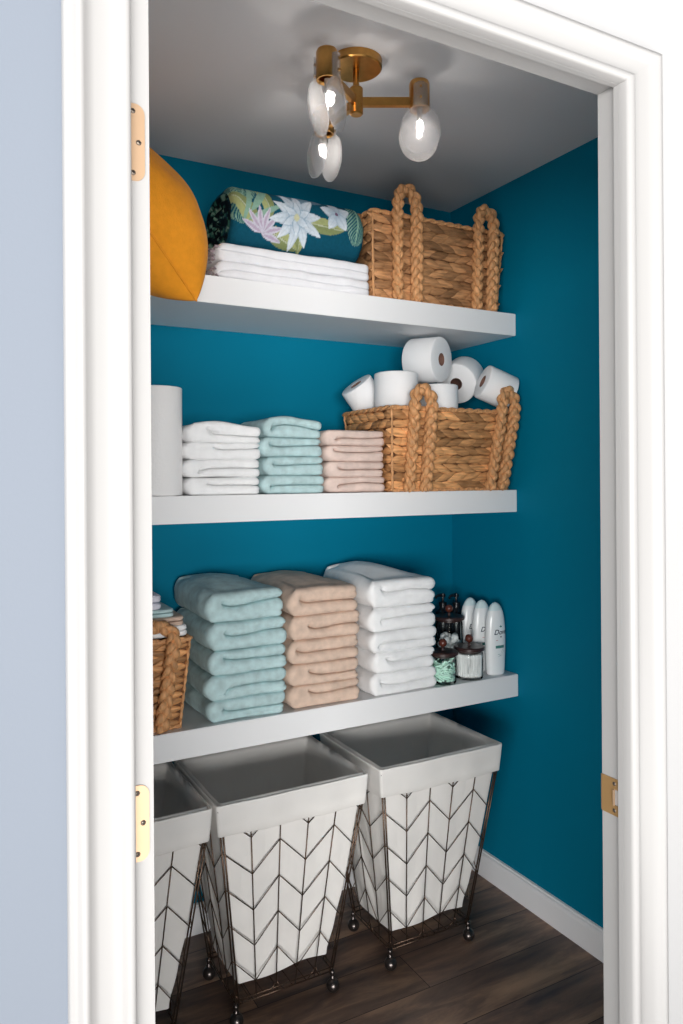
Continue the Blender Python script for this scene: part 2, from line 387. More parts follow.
def towel(name, x0, x1, y0, y1, z0, h, material, label, cat, group, seed=0, notch=.16, crease=.5, puff=0, lean=0, soft=1.0, minor=True, cw=.055, bulge=None, depth=1.0):
    rnd = random.Random(seed); w = x1-x0; d = y1-y0; vs, fs = slab(w, d, h)
    r = h*.47; out = []; S = Vector((seed*3.7, seed*1.3, 0))
    ph = rnd.uniform(0, 6); am = rnd.uniform(.02, .06); sl = rnd.uniform(-.06, .10)
    nx0 = -w/2+w*notch
    zc2 = rnd.choice((.25, .76)); hook = rnd.choice((-1, 1))*rnd.uniform(.10, .22); ua = rnd.uniform(.0, .3)
    on2 = lambda u: 1/(1+math.exp(-(u-ua)/.03))
    R0 = h*.25
    def inset(dist, R): return 0 if dist >= R else R-math.sqrt(max(0, R*R-(R-dist)**2))
    for x, y, z in vs:
        zf = (z+h/2)/h; u = (x+w/2)/w; rc = min(.022, w*.2)
        cx_ = max(-w/2+rc, min(w/2-rc, x)); cy_ = max(-d/2+rc, min(d/2-rc, y))
        side = abs(abs(x)-w/2) < 1e-7 or abs(abs(y)-d/2) < 1e-7
        dv = Vector((x-cx_, y-cy_)); n = Vector((0,0,0)); px, py = x, y
        if dv.length > 1e-9:
            m_ = max(abs(dv.x), abs(dv.y)); k = m_/dv.length
            px, py = cx_+dv.x*k, cy_+dv.y*k; n = Vector((dv.x, dv.y, 0)).normalized()
        front = max(0, -n.y); right = max(0, n.x); left = max(0, -n.x)
        RL = R0+(h*.44-R0)*left**1.5
        if side:
            zcl = crease+am*math.sin(ph+u*5)+sl*(u-.5)+hook*math.exp(-max(0, x-nx0)/(w*.05))
            zcl = min(.8, max(.2, zcl))
            zf = zcl*(1-(1-zf*2)**1.7) if zf < .5 else zcl+(1-zcl)*(zf*2-1)**1.7; z = (zf-.5)*h
            on = 1/(1+math.exp(-(x-nx0)/(w*.008))) if front > right else 1.0
            on = on*min(1, (front+right)*1.3)
            dd = min(zf, 1-zf)*h; ind = inset(dd, RL)
            dc = abs(zf-zcl)*h; ind = max(ind, on*depth*inset(dc, R0)) if depth > .6 else max(ind, on*depth*inset(dc, R0*.8))
            ind += on*depth*.016*max(0, 1-dc/.0012)
            if minor:
                zz2 = zc2+.05*math.sin(ph+u*7); o2 = front*on2(u)*.32+right*.5
                ind += depth*o2*inset(abs(zf-zz2)*h, R0*.7)
            ind += math.exp(-(((x-nx0-.003)/(.006))**2+((zf-zcl)/.12)**2))*front*.008*depth*(1 if front > .8 else 0)
            q = Vector((px-n.x*ind, py-n.y*ind, z))
        else:
            q = Vector((px*(1-2*R0/w), py*(1-2*R0/d), z))
            if u < .25: q.x += (h*.44-R0)*(1-u/.25)
        # softness
        nv = noise.noise_vector((q+S)*9)*.0065*soft+noise.noise_vector((q+S)*24)*.0030*soft
        nv.z *= .45
        q += nv
        if puff and z > 0: q.z += puff*max(0, 1-((u-.42)/.55)**2)*max(0, 1-(((y+d/2)/d-.72)/.6)**2)*zf
        if bulge and z > 0: q.z += bulge*math.exp(-((u-.38)/.32)**2)*zf
        q.z = max(q.z, -h/2+.0002)
        q.x += lean*(zf-.5)
        out.append((q.x+(x0+x1)/2, q.y+(y0+y1)/2, q.z+z0+h/2))
    mb = MB().add(out, fs)
    o = obj(name, mb, material, origin=((x0+x1)/2, (y0+y1)/2, z0)); tag(o, label, cat, group); return o

ORD = {6:['topmost','second from the top','third from the top','third from the bottom','second from the bottom','lowest'],
       5:['topmost','second from the top','in the middle','second from the bottom','lowest'],
       4:['topmost','second from the top','second from the bottom','lowest']}
def stack(name, x0, x1, y0, depth, z, hs, material, colour, what, where, cat, group, seed, puff=0, notch=.16, bulge=None, soft=1, jx=.006):
    rnd = random.Random(seed); n = len(hs)
    for i, h in enumerate(hs):                    # from the bottom up
        dx0 = rnd.uniform(-jx, jx); dx1 = rnd.uniform(-jx, jx*.5); dy = rnd.uniform(-.001, .004)
        last = i == n-1
        towel(name, x0+dx0, x1+dx1, y0+dy, y0+dy+depth+rnd.uniform(-.015, .01), z, h, material,
              f'folded {colour} {what}, {ORD[n][n-1-i]} of its stack {where}', cat, group, seed=seed*10+i,
              notch=notch*rnd.uniform(.6, 1.5), crease=rnd.uniform(.42, .6), puff=puff if last else 0, bulge=bulge if last else None, soft=soft)
        z += h*.992
zt = Z3+.0005
stack('bath_towel', .656, .888, 1.940, .335, zt, [.060,.066,.066,.078,.080], M['towelB'], 'aqua blue', 'bath towel', 'on the lowest shelf', 'towel', 'aqua bath towels', 3, puff=.022)
stack('bath_towel', .896, 1.128, 1.942, .325, zt, [.064,.062,.068,.071,.080], M['towelT'], 'beige', 'bath towel', 'on the lowest shelf', 'towel', 'beige bath towels', 5, puff=.018, notch=.2)
stack('bath_towel', 1.160, 1.402, 1.940, .325, zt, [.066,.062,.064,.072,.083], M['towelW'], 'white', 'bath towel', 'on the lowest shelf', 'towel', 'white bath towels', 8, puff=.034, notch=.22)
zm = Z2+.0005
stack('hand_towel', .602, .815, 1.942, .20, zm, [.048,.048,.046,.046], M['towelW'], 'white', 'hand towel', 'beside the paper towel roll', 'towel', 'white hand towels', 11, bulge=.012, soft=.7, notch=.25)
stack('hand_towel', .820, 1.012, 1.944, .22, zm, [.052,.053,.054,.050], M['towelB'], 'aqua blue', 'hand towel', 'on the middle shelf', 'towel', 'aqua hand towels', 14, bulge=.012, soft=.8)
stack('hand_towel', 1.018, 1.226, 1.950, .18, zm, [.046,.046,.048,.045], M['towelT2'], 'pinkish beige', 'hand towel', 'on the middle shelf', 'towel', 'beige hand towels', 17, soft=.7)

# ------------------------------------------------------------------ woven baskets
def spindle(mb, c, ax, nrm, L, w_, t_, n=7, m=7):
    """pointed twisted leaf strand: length L along ax, width w_ and thickness t_ along nrm"""
    ax = Vector(ax).normalized(); nrm = Vector(nrm).normalized(); sd = nrm.cross(ax).normalized(); c = Vector(c)
    vs = []; fs = []
    for i in range(m+1):
        s_ = -1+2*i/m; rad = max(.08, (1-abs(s_)**1.7)**.85)
        for k in range(n):
            a = 2*PI*k/n; vs.append(c+ax*(L/2*s_)+sd*(w_/2*rad*math.cos(a))+nrm*(t_/2*rad*math.sin(a)))
    for i in range(m):
        for k in range(n):
            l = (k+1) % n; fs.append((i*n+k, i*n+l, (i+1)*n+l, (i+1)*n+k))
    fs.append(tuple(range(n))[::-1]); fs.append(tuple(m*n+k for k in range(n))); mb.add(vs, fs)

def braid(mb, pts, W=.036, period=.092, r=.0108, nrm=(0,-1,0), squash=.75):
    """three fat strands plaited along a path lying in the plane across nrm"""
    pts = [Vector(p) for p in pts]; nrm = Vector(nrm)
    # resample
    L = [0]
    for a, b in zip(pts, pts[1:]): L.append(L[-1]+(b-a).length)
    tot = L[-1]; N = int(tot/.0035)
    def at(s_):
        s_ = max(0, min(tot, s_))
        for i in range(len(L)-1):
            if s_ <= L[i+1]: return pts[i].lerp(pts[i+1], (s_-L[i])/max(1e-9, L[i+1]-L[i]))
        return pts[-1]
    for k in range(3):
        P = []; R = []
        for i in range(N+1):
            s_ = tot*i/N; p = at(s_); t = (at(s_+.004)-at(s_-.004)).normalized(); sd = t.cross(nrm).normalized()
            a = 2*PI*(s_/period+k/3)
            P.append(p+sd*(W/2-r*.7)*math.sin(a)+nrm*(r*.75*math.sin(2*a)))
            R.append(r*(1+.16*math.sin(2*a+1.2))*(.55 if i < 2 or i > N-2 else 1))
        mb.tube(P, R, n=8, flat=squash, up=nrm)

def basket(origin, top, bot, z0, z1, label, mat_w, group, rows=11, seg=.044, handles=(), nrm_len=1, back=True):
    rnd = random.Random(int(top[0]*1000))
    t = thing('woven_basket', origin, label, 'basket', group)
    X0, X1, Y0, Y1 = top; x0, x1, y0, y1 = bot
    def L4(f): return (x0+(X0-x0)*f, x1+(X1-x1)*f, y0+(Y0-y0)*f, y1+(Y1-y1)*f)
    def corners(f, ins=0): a, b, c, d = L4(f); return [(a+ins,c+ins),(b-ins,c+ins),(b-ins,d-ins),(a+ins,d-ins)]
    H = z1-z0; wv = MB(); body = MB()
    # shell (inner lining of the weave)
    rows_ = []
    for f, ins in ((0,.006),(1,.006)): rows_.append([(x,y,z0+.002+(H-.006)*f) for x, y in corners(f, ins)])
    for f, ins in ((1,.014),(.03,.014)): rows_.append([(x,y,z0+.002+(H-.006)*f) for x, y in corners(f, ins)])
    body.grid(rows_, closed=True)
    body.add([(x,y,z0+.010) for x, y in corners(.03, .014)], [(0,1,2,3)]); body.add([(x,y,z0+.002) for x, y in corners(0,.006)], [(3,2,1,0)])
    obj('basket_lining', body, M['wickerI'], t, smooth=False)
    rh = (H-.02)/rows
    for r_ in range(rows):
        f = (r_+.5)/rows; z = z0+.006+(H-.016)*f; cs = corners(f, .006)
        for e in range(4 if back else 2):
            a = Vector((*cs[e], z)); b = Vector((*cs[(e+1) % 4], z)); d = b-a; ln = d.length; d.normalize()
            nrm = d.cross(Vector((0,0,1))); n = max(3, round(ln/seg)); st = ln/n; sgn = 1 if (r_ % 2) else -1
            for k in range(-1, n):
                c = a+d*st*min(max(k+.5+(.5 if r_ % 2 else 0), .35), n-.35)
                tilt = sgn*rnd.uniform(.16,.36)
                edge = k < 0 or k+1 > n-.2
                if edge: tilt *= .15
                ax = d+Vector((0,0,tilt)); L_ = st*rnd.uniform(1.6,2.0)
                if edge: L_ *= .60; c = a+d*(st*.48 if k < 1 else ln-st*.48)
                spindle(wv, c+nrm*rnd.uniform(-.0005,.002)+Vector((0,0,rnd.uniform(-.0012,.0012))), ax, nrm, L_, rh*rnd.uniform(.95,1.25), .011)
    obj('weave', wv, mat_w, t)
    # rope rim and base rope and corner wraps
    rim = MB()
    for f, z, rr in ((1, z1-.004, .0050), (0, z0+.005, .0042)):
        cs = corners(f, .003); P = []
        for e in range(4):
            a = Vector((*cs[e], z)); b = Vector((*cs[(e+1) % 4], z)); n = int((b-a).length/.006)
            P += [a.lerp(b, i/n) for i in range(n)]
        for k in range(2):
            Q = []
            for i, p in enumerate(P):
                a = i*.55+k*PI; nn = (Vector((p.x-(X0+X1)/2, p.y-(Y0+Y1)/2, 0))).normalized()
                Q.append(p+nn*rr*.6*math.cos(a)+Vector((0,0,rr*.6*math.sin(a))))
            rim.tube(Q, rr, n=6, closed=True)
    for (ax_, ay_), (bx_, by_) in zip(corners(0, .004), corners(1, .004)):
        rim.tube([(ax_+(bx_-ax_)*i/30, ay_+(by_-ay_)*i/30, z0+.004+(H-.01)*i/30) for i in range(31)], [.0042+.0012*math.sin(i*2.1) for i in range(31)], n=6)
    ri = obj('rim', rim, M['braid'], t); ri['label'] = 'twisted rope edging of the basket'
    for hx, hw, hh, side in handles:
        for yy_top, yy_bot, nn, need in ((Y0, y0, -1, True), (Y1, y1, 1, back)):
            if not need: continue
            hb = MB(); g = .016; P = []
            def py(z): f = (z-z0)/H; return (yy_bot+(yy_top-yy_bot)*min(f, 1.0))+nn*g
            for i in range(14): z = z0+.002+(H+.002)*i/13; P.append((hx-hw/2+side*(1-i/13), py(z), z))
            for i in range(1, 16):
                a = PI*i/16; P.append((hx-hw/2*math.cos(a), py(z1)+nn*(-.006)*math.sin(a), z1+.004+hh*math.sin(a)**.85))
            for i in range(14): z = z1+.004-(H+.002)*i/13; P.append((hx+hw/2+side*(i/13), py(z), z))
            braid(hb, P, nrm=(0,nn,0))
            obj('handle', hb, M['braid'], t)
    return t
# top shelf
basket((1.42,2.09,Z1+.0005), (1.178,1.690,1.953,2.235), (1.186,1.668,1.962,2.215), Z1+.0005, 2.218, 'brown woven basket with two braided loop handles, on the highest shelf',
       M['wickerD'], 'woven handle baskets', rows=9, seg=.048, handles=((1.295,.070,.070,.004),(1.602,.062,.055,-.004)))
# middle shelf
basket((1.45,2.06,Z2+.0005), (1.212,1.706,1.905,2.205), (1.236,1.690,1.942,2.18), Z2+.0005, 1.622, 'brown woven basket full of toilet paper rolls on the middle shelf',
       M['wicker'], 'woven handle baskets', rows=9, seg=.048, handles=((1.317,.062,.050,0),(1.650,.052,.058,-.024)))
# bottom shelf, partly behind the door frame
basket((.39,2.08,Z3+.0005), (.150,.614,1.955,2.215), (.180,.588,1.962,2.19), Z3+.0005, .990, 'golden woven basket holding folded cloths, cut off by the left door trim',
       M['wicker'], 'woven handle baskets', rows=12, seg=.050, handles=((.506,.112,.034,-.034),))
z = Z3+.0125
CL = [(.612,.030,M['towelW'],'white folded cloth resting on the rim of the leftmost basket, lowest of its pile'),
      (.602,.024,M['towelT'],'thin beige folded cloth in the pile on the leftmost basket'),
      (.576,.021,M['towelB'],'thin aqua folded cloth in the pile on the leftmost basket'),
      (.543,.040,M['clothL'],'lavender white folded cloth on top of the pile on the leftmost basket')]
z = .9905
for i, (b, h, mt, lab) in enumerate(CL):
    towel('folded_cloth', .215, b, 1.972, 2.165, z, h, mt, lab, 'cloth', 'cloths piled on the leftmost basket', seed=90+i, soft=.35, notch=.02); z += h

# ------------------------------------------------------------------ toilet paper, paper towels
def roll_prof(R, r, L, e=.004):
    return [(r, -L/2), (R-e, -L/2), (R-e*.3, -L/2+e*.3), (R, -L/2+e), (R, L/2-e), (R-e*.3, L/2-e*.3), (R-e, L/2), (r, L/2), (r, -L/2)]
def paper_roll(c, axis, R, L, label):
    t = thing('toilet_paper_roll', c, label, 'toilet paper', 'toilet paper rolls in the basket')
    obj('paper', MB().lathe(c, roll_prof(R, .021, L), 40, axis=axis), M['paper'], t, angle=50)
    obj('cardboard_core', MB().lathe(c, [(.0208,-L/2+.001),(.0208,L/2-.001),(.0195,L/2-.001),(.0195,-L/2+.001),(.0208,-L/2+.001)], 28, axis=axis), M['core'], t, angle=50)
RT = Vector((.877,-.480,0)); FWD = Vector((.480,.877,0)); UP = Vector((0,0,1))
def dirv(r, u, f): return RT*r+UP*u+FWD*f
RR = .067
paper_roll((1.300,2.015,1.681), dirv(0,1,.02), .0690, .108, 'upright toilet paper roll at the left front of the basket pile')
paper_roll((1.254,2.135,1.672), dirv(-.55,.78,-.28), .056, .100, 'tilted toilet paper roll at the far left edge of the basket')
paper_roll((1.444,2.050,1.792), dirv(.80,-.04,-.58), .073, .108, 'toilet paper roll lying on top of the basket pile')
paper_roll((1.625,2.105,1.745), dirv(-.42,-.36,-.78), .070, .105, 'toilet paper roll leaning back behind the low front roll')
paper_roll((1.655,1.955,1.703), dirv(-.90,.38,-.18), .058, .105, 'toilet paper roll tipped over at the right end of the basket')
paper_roll((1.442,1.985,1.650), dirv(0,1,.0), .062, .104, 'low upright toilet paper roll behind the basket handle')

t = thing('paper_towel_roll', (.540,2.0,Z2), 'tall white paper towel roll standing by the left door trim', 'paper towel')
obj('paper', MB().lathe((.540,2.0,Z2+.1435), roll_prof(.063,.021,.286,.003), 48), M['ptowel'], t, angle=50)
obj('cardboard_core', MB().lathe((.540,2.0,Z2+.1435), [(.0208,-.142),(.0208,.142),(.0195,.142),(.0195,-.142),(.0208,-.142)], 28), M['core'], t, angle=50)

# ------------------------------------------------------------------ white folded blankets and floral roll, top shelf
def blanket(z0, h, seed, label, y0):
    o = towel('folded_blanket', .690, 1.172, y0, 2.245, z0, h, M['blanket'], label, 'blanket', 'white blankets on the highest shelf', seed=seed, notch=.0, soft=1.2, minor=False, crease=.5, cw=.04, depth=.25)
    f = MB(); rnd = random.Random(seed)
    for i in range(90):
        y = y0+.012+rnd.random()*.25; zz = z0+h*.5+(rnd.random()-.5)*h*.66; L_ = rnd.uniform(.008,.018)
        spindle(f, (.688+rnd.uniform(-.003,.004)+abs(zz-z0-h/2)*.25, y, max(zz, Z1+.008)), (-1, rnd.uniform(-.6,.6), rnd.uniform(-.25,.3)), (0,0,1), L_, .005, .005, n=5, m=4)
    O = Vector(o['_o']); fr = obj('fringe', f, M['fringe'], o); fr['label'] = 'taupe fringed end of the white blanket'; fr['kind'] = 'stuff'
blanket(Z1+.0005, .050, 31, 'thick white folded blanket with taupe fringe, lowest on the highest shelf', 1.947)
blanket(Z1+.0495, .052, 32, 'thick white folded blanket with taupe fringe, directly under the floral roll', 1.953)

def floral_roll():
    x0, x1 = .742, 1.166; yc, zc = 2.085, Z1+.101+.0925; ry, rz = .125, .093
    nx, na = 300, 220
    TEAL = s2l(18,82,104); DEEP = s2l(20,52,66)
    def petal(u, v, cx, cy, ang, L_, W_):
        dx, dy = u-cx, v-cy; c, s_ = math.cos(ang), math.sin(ang); a = dx*c+dy*s_; b = -dx*s_+dy*c
        if a <= 0 or a >= L_: return None
        ww = W_*math.sin(PI*(a/L_)**.75)**.8
        if abs(b) < ww: return (a/L_, b/ww)
        return None
    def mixc(a, b, f): return tuple(a[i]*(1-f)+b[i]*f for i in range(3))+(1,)
    LW = s2l(224,232,240); LB = s2l(142,170,192); YG = s2l(176,182,126); OL = s2l(112,128,84); GR = s2l(60,112,98); PG = s2l(140,178,160); PK = s2l(188,172,196)
    FL = []          # (kind, cx, cy, ang, L, W)
    def leaf(cx, cy, ang, L_, W_, kind='leaf'): FL.append((kind, cx, cy*.82, ang, L_*1.27, W_*1.27))
    # u along the roll 0..0.425, v up the visible side 0 (lower front) .. .26
    for k in range(9): leaf(.395, .015+.0*k, 1.25+.11*(k-4)+.35, .115, .0, 'none')
    leaf(.385, .020, 1.45, .125, .030, 'fern'); leaf(.030, .035, 1.9, .115, .030, 'fern'); leaf(.018, .10, 1.1, .09, .026, 'fern')
    leaf(.075, .030, 2.3, .10, .018, 'leaf'); leaf(.108, .060, 1.75, .115, .016, 'leaf'); leaf(.235, .068, -.05, .088, .017, 'leaf')
    leaf(.20, .045, -1.4, .05, .012, 'leaf'); leaf(.10, .030, -.35, .09, .017, 'leaf'); leaf(.05, .075, .9, .10, .008, 'leafp'); leaf(.045, .05, .45, .10, .006, 'leafp')
    leaf(.03, .04, 1.3, .12, .006, 'leafp'); leaf(.14, .16, .4, .09, .014, 'dim'); leaf(.20, .17, -.2, .07, .016, 'dim'); leaf(.29, .17, .3, .09, .018, 'fern'); leaf(.06,.15,.6,.08,.02,'fern')
    for k in range(5): leaf(.195, .125, .5+k*.55, .045, .011, 'dimf')
    for k in range(7): leaf(.085, .018, -.25+k*.50, .052, .007, 'pinkp')
    for k in range(10): leaf(.190, .078, .15+k*2*PI/10, .062+.006*(k % 2), .0118, 'petal')
    for k in range(6): leaf(.190, .078, .5+k*2*PI/6, .036, .0105, 'petal2')
    for k in range(5): leaf(.322, .112, .35+k*2*PI/5, .040, .0135, 'petal')
    def colour(u, v):
        c = TEAL if True else DEEP
        for kind, cx, cy, ang, L_, W_ in FL:
            if W_ <= 0: continue
            p = petal(u, v, cx, cy, ang, L_, W_)
            if not p: continue
            a, b = p
            if kind == 'petal': c = mixc(LB, LW, min(1, .25+a*.9)*(1-.35*(abs(b) > .72))*(.75 if abs(b) < .1 else 1))
            elif kind == 'petal2': c = mixc(LB, LW, .35+.6*a if abs(b) < .7 else .15)
            elif kind == 'pinkp': c = mixc(PK, LW, .5 if abs(b) > .4 else 0)
            elif kind == 'dimf': c = mixc(TEAL, LB, .55+.3*a)
            elif kind == 'dim': c = mixc(TEAL, LB, .35+.2*a)
            elif kind == 'leafp': c = PG
            elif kind == 'leaf': c = mixc(OL, YG, .9 if b > .15 else .35) if abs(b) > .08 else mixc(YG, LW, .3)
            elif kind == 'fern':
                st = math.sin((a*L_+abs(b)*W_*1.1)*2*PI/.0105)
                if abs(b) < .07: c = PG
                elif st > -.1: c = mixc(GR, PG, .5+.4*(abs(b) > .5))
        if (u-.190)**2+(v-.064)**2 < .009**2: c = s2l(206,206,170)
        if (u-.322)**2+(v-.092)**2 < .005**2: c = s2l(120,90,120)
        return c
    mb = MB(); cols = []; rows = []
    for i in range(nx+1):
        f = i/nx; x = x0+(x1-x0)*f
        e = 1.0
        dl = min(f*(x1-x0), .022)/.022; dr = min((1-f)*(x1-x0), .034)/.034
        e = .80+.20*math.sqrt(max(0, 1-(1-dl)**2)) if dl < 1 else 1
        if dr < 1: e = min(e, .70+.30*math.sqrt(max(0, 1-(1-dr)**2)))
        row = []
        for k in range(na):
            a = 2*PI*k/na; ca, sa = math.cos(a), math.sin(a); q = (abs(ca)**2.6+abs(sa)**2.6)**(-1/2.6)
            y = yc-ry*e*q*ca; zz = zc+rz*e*q*sa
            nz = noise.noise(Vector((x*9, math.cos(a)*2, math.sin(a)*2)))*.005+noise.noise(Vector((x*22, ca*4, sa*4)))*.002
            y -= nz*ca; zz += nz*sa*.5
            zz = max(zz, Z1+.1022)
            row.append((x+.004*noise.noise(Vector((ca*2, sa*2, 3))), y, zz))
        rows.append(row)
        # arc length v measured up from the lower front
        for k in range(na):
            a = 2*PI*k/na
            if a > PI: a -= 2*PI
            v = (a+.66)*.084
            cols.append(colour(f*.425, v))
    mb.grid(rows, closed=True); mb.m = [0]*len(mb.f)
    # ends: rolled layers (a spiral of ridges)
    for row, sx_, x in ((rows[0], -1, x0), (rows[-1], 1, x1)):
        last = row; R_ = []
        for s in range(1, 15):
            f = 1-s/14.0; dx = sx_*(.004*math.sin(s*1.57)+ (.006 if sx_ > 0 else .002)*math.sin(min(1, s/4)*PI/2))
            R_.append([(x+dx, yc+(p[1]-yc)*f, zc+(p[2]-zc)*f) for p in row])
        allr = [row]+R_
        mb.grid(allr, closed=True, flip=sx_ > 0)
        for s, rr_ in enumerate(allr):
            for k in range(na):
                a = k/na*6.28; v = noise.noise(Vector((s*.35, math.cos(a)*3, math.sin(a)*3+5*sx_)))
                cols.append(s2l(14,28,36) if v < .12 else (PG if v > .34 else GR) if s % 4 else DEEP)
    mb.col = cols
    o = obj('rolled_throw', mb, M['floral'], origin=((x0+x1)/2, yc, Z1+.1015))
    tag(o, 'teal rolled throw printed with white flowers and green leaves', 'rolled throw')
floral_roll()

# ------------------------------------------------------------------ mustard pillow (stands on its lower edge, front seam towards the door)
def pillow():
    S_ = .22; n = 56; T = .140
    def zfun(a, b):
        e = max(0, (1-a*a))*max(0, (1-b*b)); return T*e**.44*(1-.30*(a*.6+b)/1.6)
    def outline(a, b):     # edges drawn in between pointed corners
        return (S_*a*(1-.075*(1-a*a)*0-.07*(1-b*b)), S_*b*(1-.07*(1-a*a)))
    mb = MB(); rows = []
    for side in (1, -1):
        rows = []
        for i in range(n+1):
            a = math.sin(PI/2*(-1+2*i/n)); r_ = []
            for k in range(n+1):
                b = math.sin(PI/2*(-1+2*k/n)); x, y = outline(a, b)
                zz = zfun(a, b)*side+noise.noise(Vector((a*2.3, b*2.3, side)))*.012*(1-a*a)*(1-b*b)
                wr = .003*math.sin(b*22+3*a)*(1-abs(a))**.5*abs(a)**6
                r_.append((x, y, zz+wr))
            rows.append(r_)
        mb.grid(rows, flip=side < 0)
    pip = MB(); P = []
    for a, b in [(-1+2*i/40, -1) for i in range(40)]+[(1, -1+2*i/40) for i in range(40)]+[(1-2*i/40, 1) for i in range(40)]+[(-1, 1-2*i/40) for i in range(40)]:
        x, y = outline(a, b); P.append((x, y, 0))
    pip.tube(P, .0026, n=6, closed=True)
    return mb, pip
pm, pp = pillow()
t = thing('throw_pillow', PILLOW_O := (.53, 2.10, Z1+.0005), 'mustard yellow throw pillow leaning at the left end of the highest shelf', 'pillow')
# local axes: a -> depth (towards the back), b -> up the pillow, thickness -> sideways
ex = Vector((.10, .885, .44)).normalized()                          # along the bottom seam, front to back
ey = Vector((-.67, -.30, .70)).normalized()
ez = ex.cross(ey).normalized(); ey = ez.cross(ex).normalized()
C0 = Vector((.583, 1.800, 1.845))+ex*.22+ey*.22                       # front lower corner hangs over the shelf edge
def place(mb): mb.v = [tuple(C0+ex*v[0]+ey*v[1]+ez*v[2]) for v in mb.v]
place(pm); place(pp)
for mb in (pm, pp):
    mb.v = [(x, y, max(z, Z1+.0008) if y > YS-.002 else z) for x, y, z in mb.v]
obj('pillow_cover', pm, M['mustard'], t); obj('piping', pp, M['mustard'], t)

# ------------------------------------------------------------------ laundry hampers
def hamper():
    W, D = .424, .366; w_, d_ = .280, .215; ZT, ZR = .607, .056; Y0 = 0
    cx, cy = 0, 0
    t = thing('laundry_hamper', (0,0,0), 'x', 'laundry hamper', 'wire laundry hampers under the lowest shelf')
    def dims(z): f = (z-ZR)/(ZT-ZR); return (w_+(W-w_)*f)/2, (d_+(D-d_)*f)/2, .023*(1-f)    # half sizes, slight offset
    def P(face, u, z, out=0):
        a, b, o = dims(z); a += out; b += out
        if face == 0: return Vector((-a+2*a*u, -b, z))
        if face == 1: return Vector((a, -b+2*b*u, z))
        if face == 2: return Vector((a-2*a*u, b, z))
        return Vector((-a, b-2*b*u, z))
    fr = MB()
    for sx in (-1, 1):
        for sy in (-1, 1):
            for k in (0, 1):
                pts = []
                for z in (ZR-.004, ZT-.01):
                    a, b, o = dims(z); q = .0075*k
                    pts.append((sx*(a-q), sy*b, z) if k else (sx*a, sy*b, z))
                fr.tube(pts, .0024, n=6)
    for z, r in ((ZR,.0024), (ZR+.012,.0018), (ZT-.012,.0024)):
        a, b, o = dims(z); fr.tube([(-a,-b,z),(a,-b,z),(a,b,z),(-a,b,z)], r, n=6, closed=True)
    a, b, o = dims(ZR)
    for k in range(1, 7): fr.tube([(-a+2*a*k/7,-b,ZR),(-a+2*a*k/7,b,ZR)], .0014, n=5)
    fo = obj('frame', fr, M['wire'], t)
    for face, nc in ((0,5),(1,4),(2,5),(3,4)):
        cv = MB()
        for i in range(1, nc): cv.tube([P(face, i/nc, ZR), P(face, i/nc, ZT-.012)], .0017, n=5)
        for lv in range(-1, 8):
            zp = .085+.1*lv; zv = zp-.077
            for i in range(nc):
                up0 = (i % 2 == 0)
                if face in (1,): up0 = not up0
                if face == 3: up0 = (i % 2 == 0)
                A = (i/nc, zp if up0 else zv); B = ((i+1)/nc, zv if up0 else zp)
                lo, hi = ZR, ZT-.03
                if A[1] > B[1]: A, B = B, A
                if B[1] <= lo or A[1] >= hi: continue
                if A[1] < lo: f = (lo-A[1])/(B[1]-A[1]); A = (A[0]+(B[0]-A[0])*f, lo)
                if B[1] > hi: f = (hi-A[1])/(B[1]-A[1]); B = (A[0]+(B[0]-A[0])*f, hi)
                cv.tube([P(face, *A, out=.0005), P(face, *B, out=.0005)], .0014, n=5)
        obj('chevron_panel', cv, M['wire'], fo)
    # canvas liner: outer skin, inner skin, sagging bottom
    def rr(z, ins, n=26, wav=0, seed=0, bot=0):
        a, b, o = dims(z); a -= ins; b -= ins; R_ = .008; ring = []
        for q, (sx, sy) in enumerate(((1,-1),(1,1),(-1,1),(-1,-1))):
            for i in range(7):
                an = -PI/2+q*PI/2+PI/2*i/6; ring.append((sx*(a-R_)+R_*math.cos(an), sy*(b-R_)+R_*math.sin(an)))
            nx_, ny_ = ((1,1),(-1,1),(-1,-1),(1,-1))[q]
            s0 = ring[-1]; an = -PI/2+(q+1)*PI/2
            e0 = {0:(a,b-R_),1:(-(a-R_),b),2:(-a,-(b-R_)),3:((a-R_),-b)}[q]
            for i in range(1, n): ring.append((s0[0]+(e0[0]-s0[0])*i/n, s0[1]+(e0[1]-s0[1])*i/n))
        out = []
        for (x, y) in ring:
            nn = noise.noise(Vector((x*16, y*16, z*3.2+seed)))+.6*noise.noise(Vector((x*38, y*38, z*5+seed)))
            k = 1+nn*wav/max(.05, math.hypot(x, y)); zz = z+bot*noise.noise(Vector((x*9, y*9, 5)))
            out.append((x*k, y*k, zz))
        return out
    lb = MB(); rows = []
    ZB = .100
    for i in range(27):
        f = i/26; z = ZB+(ZT-.004-ZB)*f; rows.append(rr(z, .0055+.010*(1-f)**3, wav=.0115*math.sin(PI*min(1, f*1.02))**.5*(1-.6*f), bot=.022*(1-f)**2))
    top = rows[-1]; rows.append([(x*.998, y*.998, z+.0005) for x, y, z in top])
    for i in range(22):
        f = 1-i/21; z = ZB+.012+(ZT-.006-ZB)*f; rows.append(rr(z, .0072+.014*(1-f)**3, wav=.0055*math.sin(PI*f)**.5, seed=3, bot=.022*(1-f)**2))
    lb.grid(rows, closed=True)
    for ring, fl in ((rows[0], True), (rows[-1], False)):
        c = (0,0,ring[0][2]); n = len(ring); f = [(k, (k+1) % n, n) for k in range(n)]
        lb.add(ring+[c], [g[::-1] for g in f] if fl else f)
    li = obj('liner', lb, M['canvas'], t); li['label'] = 'off-white canvas liner of the hamper'
    cf = MB(); rows = []
